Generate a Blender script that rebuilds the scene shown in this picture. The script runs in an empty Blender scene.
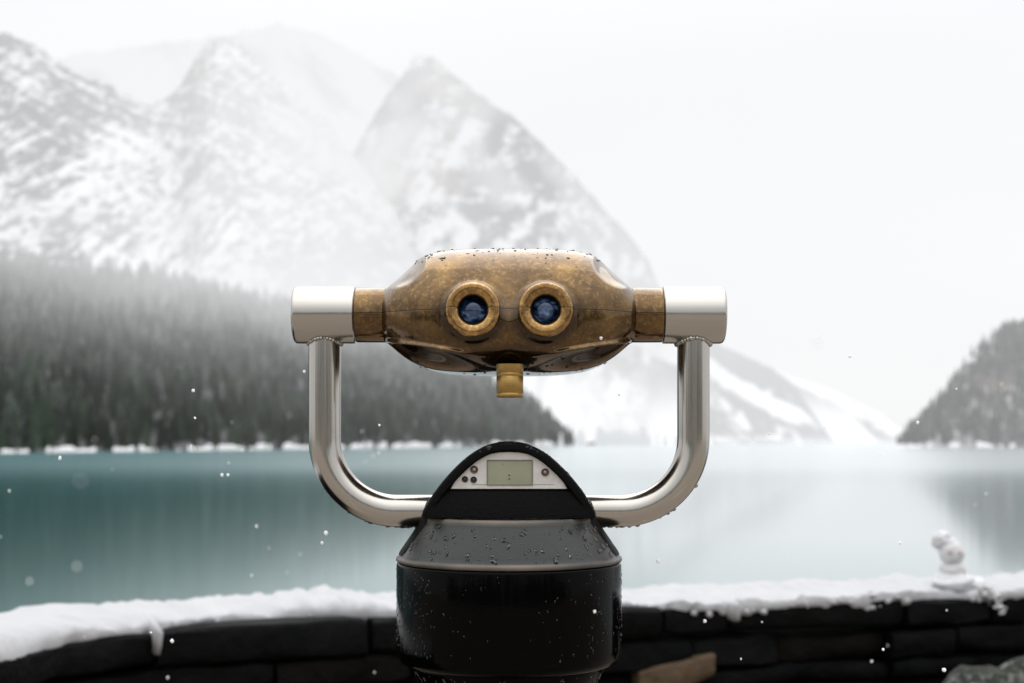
import bpy, math
import numpy as np
R = math.radians
rng = np.random.default_rng(7)
scene = bpy.context.scene
col = scene.collection

# ------------------------------------------------------------------ noise
def _h(i, j, k, s):
    n = (i.astype(np.int64)*374761393 + j.astype(np.int64)*668265263 + k.astype(np.int64)*2147483647 + s*974711) & 0x7fffffff
    n = (n ^ (n >> 13))*1274126177 & 0x7fffffff
    n = (n ^ (n >> 16)) & 0x7fffffff
    return n/float(0x7fffffff)
def vn(p, s=0):
    p = np.asarray(p, float); f = np.floor(p); t = p-f; t = t*t*t*(t*(t*6-15)+10)
    i, j, k = f[..., 0], f[..., 1], f[..., 2]; x, y, z = t[..., 0], t[..., 1], t[..., 2]
    r = 0
    for a in (0, 1):
        for b in (0, 1):
            for c in (0, 1):
                r = r + _h(i+a, j+b, k+c, s)*(x if a else 1-x)*(y if b else 1-y)*(z if c else 1-z)
    return r
def fbm(p, o=4, s=0):
    p = np.asarray(p, float); r = 0; a = .5; t = 0
    for q in range(o):
        r = r + a*vn(p*2**q, s+q*17); t += a; a *= .5
    return r/t
def ridged(p, o=4, s=0):
    p = np.asarray(p, float); r = 0; a = .5; t = 0
    for q in range(o):
        r = r + a*(1-np.abs(2*vn(p*2**q, s+q*13)-1)); t += a; a *= .5
    return r/t
def sst(a, b, x):
    t = np.clip((x-a)/(b-a), 0, 1); return t*t*(3-2*t)
def P3(x, y, z=0): return np.stack(np.broadcast_arrays(x, y, z), -1)

# ------------------------------------------------------------------ mesh helpers
def mesh_obj(name, verts, faces, mat=None, parent=None, smooth=True, attrs=None, mats=None, midx=None, loc=None):
    me = bpy.data.meshes.new(name)
    verts = np.asarray(verts, np.float32).reshape(-1, 3)
    if isinstance(faces, np.ndarray):
        n, k = faces.shape
        me.vertices.add(len(verts)); me.vertices.foreach_set('co', verts.ravel())
        me.loops.add(n*k); me.loops.foreach_set('vertex_index', faces.ravel().astype(np.int32))
        me.polygons.add(n); me.polygons.foreach_set('loop_start', np.arange(0, n*k, k, dtype=np.int32))
        me.polygons.foreach_set('loop_total', np.full(n, k, np.int32))
        me.update(calc_edges=True)
    else:
        me.from_pydata(verts.tolist(), [], [list(map(int, f)) for f in faces]); me.update()
    me.validate()
    for nm, v in (attrs or {}).items():
        a = me.attributes.new(nm, 'FLOAT', 'POINT'); a.data.foreach_set('value', np.asarray(v, np.float32).ravel())
    for m in (mats or ([mat] if mat else [])): me.materials.append(m)
    if midx is not None: me.polygons.foreach_set('material_index', np.asarray(midx, np.int32))
    me.polygons.foreach_set('use_smooth', np.full(len(me.polygons), bool(smooth)))
    o = bpy.data.objects.new(name, me); col.objects.link(o)
    if parent is not None: o.parent = parent
    if loc is not None: o.location = loc
    return o
def sharp(o, ang=35):
    me = o.data
    me.set_sharp_from_angle(angle=R(ang)) if hasattr(me, 'set_sharp_from_angle') else None
    return o
def grid_faces(nu, nv, wu=False, wv=False):
    iu = np.arange(nu if wu else nu-1); iv = np.arange(nv if wv else nv-1)
    U, V = np.meshgrid(iu, iv, indexing='ij')
    U2 = (U+1) % nu; V2 = (V+1) % nv
    return np.stack([U*nv+V, U2*nv+V, U2*nv+V2, U*nv+V2], -1).reshape(-1, 4)
class Acc:
    def __init__(s): s.v = []; s.f = []; s.n = 0; s.m = []
    def add(s, v, f, m=0):
        v = np.asarray(v, float).reshape(-1, 3)
        s.v.append(v)
        for q in f: s.f.append([int(i)+s.n for i in q]); s.m.append(m)
        s.n += len(v)
    def build(s, name, mat=None, parent=None, smooth=True, mats=None, **k):
        return mesh_obj(name, np.concatenate(s.v), s.f, mat, parent, smooth, mats=mats, midx=s.m if mats else None, **k)
def lathe(prof, seg=96, axis='z', cap=True, center=(0, 0, 0)):
    prof = np.asarray(prof, float); a = np.linspace(0, 2*np.pi, seg, endpoint=False)
    r, h = prof[:, 0], prof[:, 1]
    X = r[:, None]*np.cos(a); Y = r[:, None]*np.sin(a); H = np.repeat(h[:, None], seg, 1)
    if axis == 'z': v = np.stack([X, Y, H], -1)
    elif axis == 'x': v = np.stack([H, X, Y], -1)
    else: v = np.stack([Y, H, X], -1)
    f = grid_faces(len(prof), seg, wv=True).tolist()
    if cap:
        n = len(prof)
        f.append(list(range(seg))[::-1]); f.append([(n-1)*seg+i for i in range(seg)])
    return v.reshape(-1, 3)+np.asarray(center), f
def rod(path, rad, seg=40):
    path = np.asarray(path, float); t = np.gradient(path, axis=0); t /= np.linalg.norm(t, axis=1)[:, None]
    b = np.array([0, 1., 0]); n = np.cross(t, b); n /= np.linalg.norm(n, axis=1)[:, None]
    a = np.linspace(0, 2*np.pi, seg, endpoint=False); rad = np.broadcast_to(rad, len(path))
    v = path[:, None]+rad[:, None, None]*(np.cos(a)[None, :, None]*n[:, None]+np.sin(a)[None, :, None]*b)
    f = grid_faces(len(path), seg, wv=True).tolist(); m = len(path)
    f.append(list(range(seg))); f.append([(m-1)*seg+i for i in range(seg)][::-1])
    return v.reshape(-1, 3), f
def box(c, s, bev=0.0):
    c = np.asarray(c, float); s = np.asarray(s, float)/2
    b = min(bev, *(s*.9)) if bev else 0
    if not b:
        v = [c+s*np.array(q) for q in [(-1,-1,-1),(1,-1,-1),(1,1,-1),(-1,1,-1),(-1,-1,1),(1,-1,1),(1,1,1),(-1,1,1)]]
        return np.array(v), [(0,3,2,1),(4,5,6,7),(0,1,5,4),(1,2,6,5),(2,3,7,6),(3,0,4,7)]
    def rect(x, y, z): return [(-x,-y,z),(x,-y,z),(x,y,z),(-x,y,z)]
    L = [rect(s[0]-b, s[1]-b, -s[2]), rect(s[0], s[1], -s[2]+b), rect(s[0], s[1], s[2]-b), rect(s[0]-b, s[1]-b, s[2])]
    v = np.array(sum(L, []))+c; f = [(3,2,1,0),(12,13,14,15)]
    for k in range(3):
        for i in range(4): f.append((k*4+i, k*4+(i+1) % 4, k*4+4+(i+1) % 4, k*4+4+i))
    return v, f
def tag(o, label=None, cat=None, group=None, kind=None):
    if label: o['label'] = label
    if cat: o['category'] = cat
    if group: o['group'] = group
    if kind: o['kind'] = kind
    return o
def empty(name, loc):
    o = bpy.data.objects.new(name, None); o.empty_display_size = .1; o.location = loc; col.objects.link(o); return o

# ------------------------------------------------------------------ material helpers
class M:
    def __init__(s, name):
        s.mat = bpy.data.materials.new(name); s.mat.use_nodes = True
        s.t = s.mat.node_tree; s.t.nodes.clear(); s.out = s.t.nodes.new('ShaderNodeOutputMaterial')
    def n(s, typ, ins=None, **props):
        nd = s.t.nodes.new(typ)
        for k, v in props.items(): setattr(nd, k, v)
        for k, v in (ins or {}).items(): s.set(nd.inputs[k], v)
        return nd
    def set(s, inp, v):
        if isinstance(v, bpy.types.NodeSocket): s.t.links.new(v, inp)
        elif isinstance(v, bpy.types.Node): s.t.links.new(v.outputs[0], inp)
        elif isinstance(v, tuple) and len(v) == 3 and inp.type == 'RGBA': inp.default_value = (*v, 1)
        else: inp.default_value = v
    def noise(s, scale, detail=4, rough=.55, vec=None, dist=0):
        return s.n('ShaderNodeTexNoise', {'Scale': scale, 'Detail': detail, 'Roughness': rough, 'Distortion': dist, **({'Vector': vec} if vec else {})}).outputs['Fac']
    def ramp(s, f, stops):
        nd = s.n('ShaderNodeValToRGB', {'Fac': f}); e = nd.color_ramp.elements
        while len(e) < len(stops): e.new(.5)
        for k, (p, c) in enumerate(stops):
            e[k].position = p; e[k].color = (c, c, c, 1) if not isinstance(c, tuple) else (*c, 1)
        return nd.outputs[0]
    def mix(s, f, a, b, blend='MIX'):
        nd = s.n('ShaderNodeMix', data_type='RGBA', blend_type=blend)
        s.set(nd.inputs[0], f); s.set(nd.inputs[6], a); s.set(nd.inputs[7], b); return nd.outputs[2]
    def math(s, op, a, b=0.0, clamp=False):
        nd = s.n('ShaderNodeMath', operation=op, use_clamp=clamp); s.set(nd.inputs[0], a); s.set(nd.inputs[1], b); return nd.outputs[0]
    def coord(s, scale=(1, 1, 1), kind='Object'):
        tc = s.n('ShaderNodeTexCoord'); mp = s.n('ShaderNodeMapping', {'Vector': tc.outputs[kind], 'Scale': scale}); return mp.outputs[0]
    def bump(s, h, dist, strength=1.0): return s.n('ShaderNodeBump', {'Height': h, 'Distance': dist, 'Strength': strength}).outputs[0]
    def attr(s, name): return s.n('ShaderNodeAttribute', attribute_name=name).outputs['Fac']
    def pbsdf(s, **k):
        return s.n('ShaderNodeBsdfPrincipled', {a.replace('_', ' '): v for a, v in k.items()})
    def finish(s, sh): s.set(s.out.inputs['Surface'], sh); return s.mat
    def hazed(s, sh, hz=(.90, .905, .915)):  # distance haze painted on as emission mixed over the surface
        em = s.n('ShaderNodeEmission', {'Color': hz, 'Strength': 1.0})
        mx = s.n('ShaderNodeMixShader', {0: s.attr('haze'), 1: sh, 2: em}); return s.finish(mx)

def mat_bronze(name='weathered_bronze', seam=None, bright=1.0, dirt_shade=True):
    m = M(name); c = m.coord()
    n1 = m.noise(38, 6, .65, c); n2 = m.noise(260, 5, .75, c); n3 = m.noise(14, 3, .5, c)
    base = m.ramp(n1, [(.3, (.060*bright, .031*bright, .0092*bright)), (.5, (.104*bright, .0565*bright, .0162*bright)), (.72, (.195*bright, .113*bright, .032*bright))])
    sp = m.ramp(n2, [(.5, 0.0), (.68, 1.0)])
    base = m.mix(m.math('MULTIPLY', sp, .30), base, (.50*bright, .325*bright, .14*bright))
    if dirt_shade:
        dk = m.ramp(n3, [(.34, .4), (.52, 0.0)])
        base = m.mix(dk, base, (.045, .024, .012))
    if dirt_shade: base = m.mix(m.attr('grime_shade'), base, (.016, .0095, .006))  # dark reflection of the recesses painted in, plus grime round the eyepieces
    rough = m.n('ShaderNodeMapRange', {'Value': n2, 'From Min': .3, 'From Max': .7, 'To Min': .10, 'To Max': .22}).outputs[0]
    if seam is not None:
        tc = m.n('ShaderNodeTexCoord'); z = m.n('ShaderNodeSeparateXYZ', {0: tc.outputs['Object']}).outputs[2]
        d = m.math('ABSOLUTE', m.math('SUBTRACT', z, seam))
        line = m.n('ShaderNodeMapRange', {'Value': d, 'From Min': .00025, 'From Max': .0006, 'To Min': .85, 'To Max': 0.0}).outputs[0]
        base = m.mix(line, base, (.015, .009, .006))
        h = m.math('SUBTRACT', m.math('MULTIPLY', n2, .12), line)
    else: h = m.math('MULTIPLY', n2, .12)
    p = m.pbsdf(Base_Color=base, Metallic=.88, Roughness=rough, Coat_Weight=.5, Coat_Roughness=.06, Coat_IOR=1.5, Normal=m.bump(h, .0006, .45))
    return m.finish(p)
def mat_steel(name, sc, r0=.13, r1=.25):
    m = M(name); c = m.coord(sc); n = m.noise(1.0, 5, .7, c); n2 = m.noise(30, 3, .5, m.coord())
    r = m.n('ShaderNodeMapRange', {'Value': n, 'To Min': r0, 'To Max': r1}).outputs[0]
    base = m.mix(n, (.40, .383, .355), (.49, .47, .44)); base = m.mix(m.ramp(n2, [(.45, 0.0), (.75, .25)]), base, (.45, .40, .34))
    return m.finish(m.pbsdf(Base_Color=base, Metallic=1.0, Roughness=r, Normal=m.bump(n, .0001, .08)))
def mat_plain(name, colr, rough, metal=0.0, spec=.5, bumpsc=None, bumpd=.001, vary=0.0, **k):
    m = M(name); c = m.coord(); base = colr
    if vary:
        n = m.noise(bumpsc*.4 if bumpsc else 20, 4, .6, c)
        base = m.mix(m.ramp(n, [(.3, 0.0), (.7, 1.0)]), tuple(x*(1-vary) for x in colr), tuple(min(1, x*(1+vary)) for x in colr))
    a = dict(Base_Color=base, Roughness=rough, Metallic=metal, Specular_IOR_Level=spec, **k)
    if bumpsc: a['Normal'] = m.bump(m.noise(bumpsc, 5, .6, c), bumpd, .6)
    return m.finish(m.pbsdf(**a))

MB = {}
SEAM = 1.365
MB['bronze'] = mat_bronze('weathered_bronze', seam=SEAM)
MB['bronze_ring'] = mat_bronze('polished_bronze', seam=SEAM, bright=2.5, dirt_shade=False)
m = M('worn_brass'); _c = m.coord((1, 1, 9)); _n = m.noise(150, 4, .6, _c)
MB['brass'] = m.finish(m.pbsdf(Base_Color=m.mix(_n, (.25, .15, .045), (.46, .30, .10)), Metallic=.9, Roughness=.36, Normal=m.bump(_n, .0003, .3)))
MB['steel_x'] = mat_steel('brushed_steel_cross', (8, 700, 700))
MB['steel_t'] = mat_steel('brushed_steel_tube', (700, 700, 6), .12, .24)
def mat_cap():
    m = M('wet_grey_casting'); c = m.coord(); n = m.noise(60, 6, .65, c); n2 = m.noise(9, 3, .5, c)
    b = m.mix(n, (.017, .0185, .0185), (.040, .043, .042)); b = m.mix(m.ramp(n2, [(.4, 0.0), (.7, .5)]), b, (.02, .021, .021))
    tc = m.n('ShaderNodeTexCoord'); z = m.n('ShaderNodeSeparateXYZ', {0: tc.outputs['Object']}).outputs[2]
    w1 = m.n('ShaderNodeMapRange', {'Value': z, 'From Min': 1.1762, 'From Max': 1.1798, 'To Min': 0.0, 'To Max': 1.0}).outputs[0]
    w2 = m.n('ShaderNodeMapRange', {'Value': z, 'From Min': 1.1460, 'From Max': 1.1444, 'To Min': 0.0, 'To Max': 1.0}).outputs[0]
    w = m.math('MULTIPLY', m.math('MAXIMUM', w1, w2), m.ramp(n2, [(.35, .12), (.65, .95)]))
    b = m.mix(w, b, (.24, .20, .17))
    return m.finish(m.pbsdf(Base_Color=b, Roughness=m.ramp(n, [(.3, .22), (.7, .42)]), Specular_IOR_Level=.26, Normal=m.bump(n, .0012, .35)))
MB['cap'] = mat_cap()
MB['black'] = mat_plain('wet_black_enamel', (.0010, .0009, .0009), .10, spec=.06, bumpsc=25, bumpd=.0005)
MB['rubber'] = mat_plain('black_rough_casting', (.0018, .0018, .0018), .5, spec=.07, bumpsc=420, bumpd=.0015)
MB['plate'] = mat_plain('silver_plate', (.60, .58, .555), .42, metal=.25, bumpsc=300, bumpd=.0004, vary=.10)
MB['lcd'] = mat_plain('lcd_glass', (.265, .272, .195), .22, bumpsc=60, bumpd=.0002, vary=.12)
MB['ink'] = mat_plain('dark_ink', (.02, .022, .015), .5)
MB['frame'] = mat_plain('lcd_frame', (.14, .135, .115), .4)
MB['button'] = mat_plain('button_dark', (.022, .016, .015), .4)
MB['buttonring'] = mat_plain('button_ring', (.09, .065, .055), .35, metal=.4)
MB['screw'] = mat_plain('button_core', (.32, .25, .20), .35, metal=.6)
def mat_lens():
    m = M('coated_lens'); c = m.coord((1, 1, 2.2)); n = m.noise(95, 3, .5, c, .15)
    b = m.ramp(n, [(.36, (.003, .005, .012)), (.52, (.02, .045, .12)), (.66, (.16, .25, .42))])  # blue-white reflections painted into the lens colour
    return m.finish(m.pbsdf(Base_Color=b, Roughness=.05, Specular_IOR_Level=.8, Specular_Tint=(.6, .75, 1.0, 1.0), Coat_Weight=.4))
MB['lens'] = mat_lens()
m = M('water_drop')
_tr = m.n('ShaderNodeBsdfTransparent', {'Color': (.45, .47, .47)}); _gl = m.n('ShaderNodeBsdfGlossy', {'Color': (1, 1, 1), 'Roughness': .03}); _fr = m.n('ShaderNodeFresnel', {'IOR': 1.4})
MB['drop'] = m.finish(m.n('ShaderNodeMixShader', {0: _fr, 1: _tr, 2: _gl}))
MB['concrete'] = mat_plain('wet_concrete', (.2, .19, .17), .5, bumpsc=20, bumpd=.01, vary=.2)

# ------------------------------------------------------------------ the binoculars
CX, Y0 = -.0027, 1.30
root = empty('coin_binoculars', (CX, Y0, 0))
tag(root, 'bronze twin eyepiece sightseeing binoculars on steel yoke and wet black pedestal', 'binoculars')
AZ = SEAM
# head ---------------------------------------------------------------
Sx = .000918
px = np.array([-124.5, -121, -117, -109, -97, -83, -66, -40, 0])*Sx
zt = np.array([25, 26.5, 30, 40, 51.5, 60, 64.3, 66, 66.3])*Sx
zb = np.array([-27, -28, -31, -38, -45.5, -50.5, -53.5, -55, -55.5])*Sx
yf = np.array([26, 29, 34, 43, 52, 59, 63.5, 66.5, 67])*Sx
yb = np.array([26, 33, 44, 60, 80, 100, 116, 124, 126])*Sx
NU, NV = 420, 900
u = np.sin(np.linspace(-1, 1, NU)*np.pi/2*.98)/np.sin(np.pi/2*.98); xs = u*px[0]*-1
def prof(a):
    xa = np.abs(xs); r = np.interp(xa, -px[::-1], a[::-1])
    k = np.hanning(47); k /= k.sum()
    return np.convolve(np.pad(r, 23, mode='reflect', reflect_type='odd'), k, 'valid')
ZT, ZB, YF, YB = prof(zt), prof(zb), prof(yf), prof(yb)
ex = 2.0 + .18*sst(1.0, .75, np.abs(xs)/-px[0])
a = np.linspace(0, 2*np.pi, NV, endpoint=False)
ca, sa = np.cos(a), np.sin(a)   # ca>0 = front
def spw(v, e): return np.sign(v)*np.abs(v)**e
e_ = np.where(sa[None] > 0, 2/np.minimum(ex, 2.0-.24*sst(1.0, .7, np.abs(xs)/-px[0]))[:, None], (2/(2.0+1.0*sst(1.0, .55, np.abs(xs)/-px[0])))[:, None])
C, Sn = spw(ca[None], e_), spw(sa[None], e_)
Yh = np.where(C > 0, -C*YF[:, None], -C*YB[:, None])
Zh = np.where(Sn > 0, Sn*ZT[:, None], -Sn*ZB[:, None]*-1)
Zh = np.where(Sn > 0, Sn*ZT[:, None], Sn*-ZB[:, None])
Zh = Zh-.046*np.maximum(Yh+.045, 0)*sst(0, .03, -Zh)*sst(-px[0], -px[0]*.6, np.abs(xs))[:, None]
Xh = np.repeat(xs[:, None], NV, 1)
# outward normal (approx) for dents
V = np.stack([Xh, Yh, Zh], -1)
def gnormal(V):
    du = np.gradient(V, axis=0); dv = np.roll(V, -1, 1)-np.roll(V, 1, 1)
    n = np.cross(du, dv); n /= (np.linalg.norm(n, axis=-1, keepdims=True)+1e-12)
    ctr = np.stack([Xh*.8, np.zeros_like(Xh), np.zeros_like(Xh)], -1)
    s = np.sign((n*(V-ctr)).sum(-1, keepdims=True)); s[s == 0] = 1
    return n*s
Nn = gnormal(V)
d = np.zeros_like(Xh); grime_shade = np.zeros_like(Xh)
front = sst(0, .03, -Yh)
for sgn in (-1, 1):
    # scooped recess low on the front, crisp upper edge
    zz = Zh-(-.0385 - .09*(np.abs(Xh)-.075)*0); xx = (sgn*Xh-.073)
    upper = -.0262-.174*np.clip(.106-sgn*Xh, -.01, .08)
    k = sst(upper+.0004, upper-.0026, Zh)*sst(.93, .84, Zh/-ZB[:, None])*sst(.012, .064, sgn*Xh)*sst(.113, .106, sgn*Xh)*front
    d -= .0125*k; grime_shade = np.maximum(grime_shade, .92*sst(.05, .6, k))  # recess darkness painted on, imitating a dark reflection
    lip = np.exp(-((Zh-(upper+.0014))/.0016)**2)*sst(.030, .045, sgn*Xh)*sst(.114, .106, sgn*Xh)*front
    d += .0034*lip
    # shoulder scallop
    q1 = ((sgn*Xh-.098)*.78+(Zh-.045)*-.62); q2 = ((sgn*Xh-.098)*.62+(Zh-.045)*.78)
    r2 = (q1/.024)**2+(q2/.030)**2+((Yh+.022)/.034)**2
    d -= .0036*sst(1.0, .10, r2)
    q = np.exp(-(((sgn*Xh-.1085))/.0055)**2)*sst(-.03, -.012, Zh)*sst(.02, .0, Zh)*front
    d += .0018*q
    # eyepiece mounting bulge
    rr = np.sqrt((sgn*Xh-.0315)**2+(Zh+.002)**2)
    grime_shade = np.maximum(grime_shade, .80*front*np.exp(-(np.maximum(rr-.024, 0)/.0085)**2)*sst(.032, -.006, Zh))
    d += .002*sst(.032, .022, rr)*front - .0010*np.exp(-((rr-.0285)/.003)**2)*front*sst(.002, .012, np.abs(Xh))
grime_shade = np.maximum(grime_shade, .75*front*np.exp(-(Xh/.034)**2)*sst(-.020, -.038, Zh))  # painted darkening low in the middle of the front
d += .0055*np.exp(-(Xh/.0125)**2)*sst(-.046, -.03, Zh)*sst(.01, -.012, Zh)*front
V = V+Nn*d[..., None]+np.array([0, 0, AZ])
HEADV = V; HEADN = gnormal(V-np.array([0, 0, AZ]))
head = mesh_obj('binocular_head', V.reshape(-1, 3), grid_faces(NU, NV, wv=True), MB['bronze'], root, attrs={'grime_shade': grime_shade.ravel()})
# fix orientation if needed
def outward(o):
    import bmesh
    b = bmesh.new(); b.from_mesh(o.data); bmesh.ops.recalc_face_normals(b, faces=b.faces); b.to_mesh(o.data); b.free()
for o in (head,): outward(o)
# bronze collars and steel cross sleeves --------------------------------
for sgn in (-1, 1):
    x0, x1 = .1125, .1398
    pr = [(.0005, x0), (.0246, x0), (.0251, x0+.001), (.0251, x1-.0012), (.0247, x1-.0004), (.0005, x1-.0002)]
    v, f = lathe([(r, h*sgn) for r, h in pr], 72, 'x', center=(0, 0, AZ)); A = Acc(); A.add(v, f)
    o = sharp(A.build('bronze_collar', MB['bronze'], root)); outward(o)
    x0, x1 = .1400, .1962
    pr = [(.0005, x0), (.0252, x0), (.0261, x0+.0008), (.0262, x1-.0040), (.0260, x1-.0026), (.0254, x1-.0012), (.0243, x1-.0003), (.018, x1+.0003), (.0005, x1+.0005)]
    v, f = lathe([(r, h*sgn) for r, h in pr], 96, 'x', center=(0, 0, AZ)); A = Acc(); A.add(v, f)
    o = sharp(A.build('steel_sleeve', MB['steel_x'], root)); outward(o)
    # tube
    xt = .1685*sgn; rt = .0147; RB = .066; zb_ = 1.1862
    p = [(xt, 0, z) for z in np.linspace(AZ-.020, zb_+RB, 14)]
    p += [(xt-sgn*RB*(1-math.cos(t)), 0, zb_+RB-RB*math.sin(t)) for t in np.linspace(0, math.pi/2, 26)[1:]]
    p += [(x, 0, zb_) for x in np.linspace(xt-sgn*RB, sgn*.062, 8)[1:]]
    v, f = rod(p, rt, 48); A = Acc(); A.add(v, f)
    tube = sharp(A.build('handle_tube', MB['steel_t'], root), 50); outward(tube)
    # weld bead where the tube meets the sleeve
    A = Acc(); k = 0
    for t in np.linspace(0, 2*np.pi, 34, endpoint=False):
        y = .0152*math.sin(t); zz = AZ-math.sqrt(.0262**2-y*y)
        r = .0020*(1+.28*rng.standard_normal()); r = max(.001, r)
        v, f = lathe([(.0001, -r), (r*.7, -r*.7), (r, 0), (r*.7, r*.7), (.0001, r)], 8, 'z', center=(xt+.0152*math.cos(t), y, zz-.0004)); A.add(v, f)
    o = A.build('weld', MB['steel_t'], tube); outward(o)
# eyepieces ---------------------------------------------------------------
for sgn, ex_ in ((-1, -.0310), (1, .0318)):
    zc = AZ-.0018; yfz = -.078
    pr = [(.0185, -.05), (.0225, -.058), (.0236, yfz+.006), (.0236, yfz+.0028), (.0228, yfz+.0008), (.0214, yfz), (.0150, yfz+.0010), (.0133, yfz+.002), (.0124, yfz+.0045), (.0121, yfz+.013), (.0121, yfz+.02)]
    v, f = lathe(pr, 96, 'y', cap=False, center=(ex_, 0, zc)); A = Acc(); A.add(v, f)
    o = A.build('eyepiece', MB['bronze_ring'], root); outward(o); o.data.set_sharp_from_angle(angle=R(60))
    pr = [(.0130, yfz+.0035), (.0124, yfz+.0040), (.0112, yfz+.0050), (.0110, yfz+.012)]
    v, f = lathe(pr, 64, 'y', cap=False, center=(ex_, 0, zc)); A = Acc(); A.add(v, f)
    outward(A.build('eyepiece_lining', MB['rubber'], o))
    pr = [(r, yfz+.0072+.0038*(r/.0112)**2) for r in np.linspace(.0001, .0112, 10)]
    v, f = lathe(pr, 64, 'y', cap=False, center=(ex_, 0, zc)); A = Acc(); A.add(v, f); A.build('lens', MB['lens'], o)
# brass stop pin ------------------------------------------------------------
zp0, zp1 = 1.2885, 1.318
pr = [(.0005, zp0), (.0112, zp0), (.0119, zp0+.0008)]
for k, z in enumerate((zp0+.0035, zp0+.0185, zp0+.0215)): pr += [(.0119, z), (.0117, z+.0002), (.0117, z+.0005), (.0119, z+.0007)]
pr += [(.0121, zp1-.003), (.0121, zp1), (.0005, zp1)]
v, f = lathe(pr, 64, 'z', center=(.0008, -.040, 0)); A = Acc(); A.add(v, f); o = sharp(A.build('brass_pin', MB['brass'], root), 50); outward(o)

# display housing ----------------------------------------------------------
SH = .000877
hp = [(0, 441.2), (8, 441.6), (16, 443), (24, 445.8), (32, 449.8), (40, 455), (48, 461.8), (56, 469.5), (64, 478.3), (71, 487), (77.5, 496), (83, 505), (87.5, 514), (88.5, 518)]
rh = np.array([[x*SH, 1.25-(y-441)*SH] for x, y in hp])
tq = np.linspace(0, 1, 64); cum = np.concatenate([[0], np.cumsum(np.linalg.norm(np.diff(rh, axis=0), axis=1))]); cum /= cum[-1]
rr = np.stack([np.interp(tq, cum, rh[:, 0]), np.interp(tq, cum, rh[:, 1])], -1)
for _ in range(4): rr[1:-1] = (rr[:-2]+2*rr[1:-1]+rr[2:])/4
arch = np.concatenate([np.stack([-rr[::-1, 0], rr[::-1, 1]], -1), rr[1:]])   # left bottom to right bottom
def offset(poly, dist):
    t = np.gradient(poly, axis=0); n = np.stack([t[:, 1], -t[:, 0]], -1); n /= np.linalg.norm(n, axis=1)[:, None]+1e-12
    q = poly+n*dist; return q
n_ = len(arch); zbot = arch[0, 1]
def loop(poly, y): return np.stack([poly[:, 0], np.full(len(poly), y), poly[:, 1]], -1)
L = [loop(arch*[.93, 1]+[0, -.004], .062), loop(offset(arch, .0), .050), loop(arch, -.0475), loop(offset(arch, .0008), -.0502), loop(offset(arch, .0026), -.0515), loop(offset(arch, .0072), -.0515), loop(offset(arch, .0082), -.0505), loop(offset(arch, .0088), -.0435)]
for l in L: l[:, 2] = np.maximum(l[:, 2], zbot)
v = np.concatenate(L); f = []
for k in range(len(L)-1):
    for i in range(n_-1): f.append((k*n_+i, k*n_+i+1, (k+1)*n_+i+1, (k+1)*n_+i))
f.append([(len(L)-1)*n_+i for i in range(n_)]); f.append([i for i in range(n_)][::-1])
A = Acc(); A.add(v, f); housing = A.build('display_housing', MB['rubber'], root); outward(housing); sharp(housing, 40)
# sloped sill under the plate
A = Acc(); zs = 1.2075
sill = [(-.0438, zs), (-.0475, zs-.002), (-.0525, 1.1865), (-.0525, 1.1822)]
xw = [.0620, .0625, .0720, .0735]
v = []; 
for (yy, z_), w in zip(sill, xw):
    for x in np.linspace(-w, w, 30): v.append((x, yy-.004*(1-(x/w)**2)*((zs-z_)/.024), z_))
A.add(v, grid_faces(4, 30).tolist()); o = A.build('sill', MB['rubber'], housing); outward(o); sharp(o, 40)
# plate
SP = .000881
pp = [(0, 452), (10, 452.4), (20, 454.2), (28, 457), (36, 461.5), (43, 467), (49, 473.5), (54, 480.5), (58.5, 489)]
rp = np.array([[x*SP, 1.25-(y-441)*SP] for x, y in pp])
pl = np.concatenate([np.stack([-rp[::-1, 0], rp[::-1, 1]], -1), rp[1:]])
pn = len(pl); inn = pl*[.985, 1]; inn[:, 1] = pl[:, 1]*.985+pl[0, 1]*.015+.0003
v = np.concatenate([loop(pl, -.0436), loop(pl, -.0459), loop(inn, -.0464)]); f = []
for k in range(2):
    for i in range(pn): f.append((k*pn+i, k*pn+(i+1) % pn, (k+1)*pn+(i+1) % pn, (k+1)*pn+i))
f.append([2*pn+i for i in range(pn)])
A = Acc(); A.add(v, f, 0)
def pz(y): return 1.25-(y-441)*SP
for xa, xb in ((-37.5, -22.5), (24.5, 45)):     # thin scored line low on the plate
    v, f = box(((xa+xb)/2*SP, -.04645, pz(484.6)), ((xb-xa)*SP, .0003, .00035)); A.add(v, f, 1)
plate = A.build('display_panel', None, root, smooth=False, mats=[MB['plate'], MB['frame']]); outward(plate)
# lcd
A = Acc(); cx, cz = 0.9*SP, (pz(459.8)+pz(485.4))/2; w, h = 46*SP, 25.6*SP
t_ = .0007
for c_, s_ in (((cx, -.0468, cz+h/2-t_/2), (w, .0012, t_)), ((cx, -.0468, cz-h/2+t_/2), (w, .0012, t_)), ((cx-w/2+t_/2, -.0468, cz), (t_, .0011, h-2*t_)), ((cx+w/2-t_/2, -.0468, cz), (t_, .0011, h-2*t_))):
    v, f = box(c_, s_); A.add(v, f, 1)
v, f = box((cx, -.0465, cz), (w-2*t_, .0004, h-2*t_)); A.add(v, f, 0)
for yy in (475.4, 479.0):
    v, f = box((.3*SP, -.0468, pz(yy)), (.00125, .0002, .00125)); A.add(v, f, 2)
v, f = box((-6.3*SP, -.0468, pz(464.2)), (.0007, .0002, .0007)); A.add(v, f, 2)
o = A.build('screen', None, plate, smooth=False, mats=[MB['lcd'], MB['frame'], MB['ink']]); outward(o)
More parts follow.
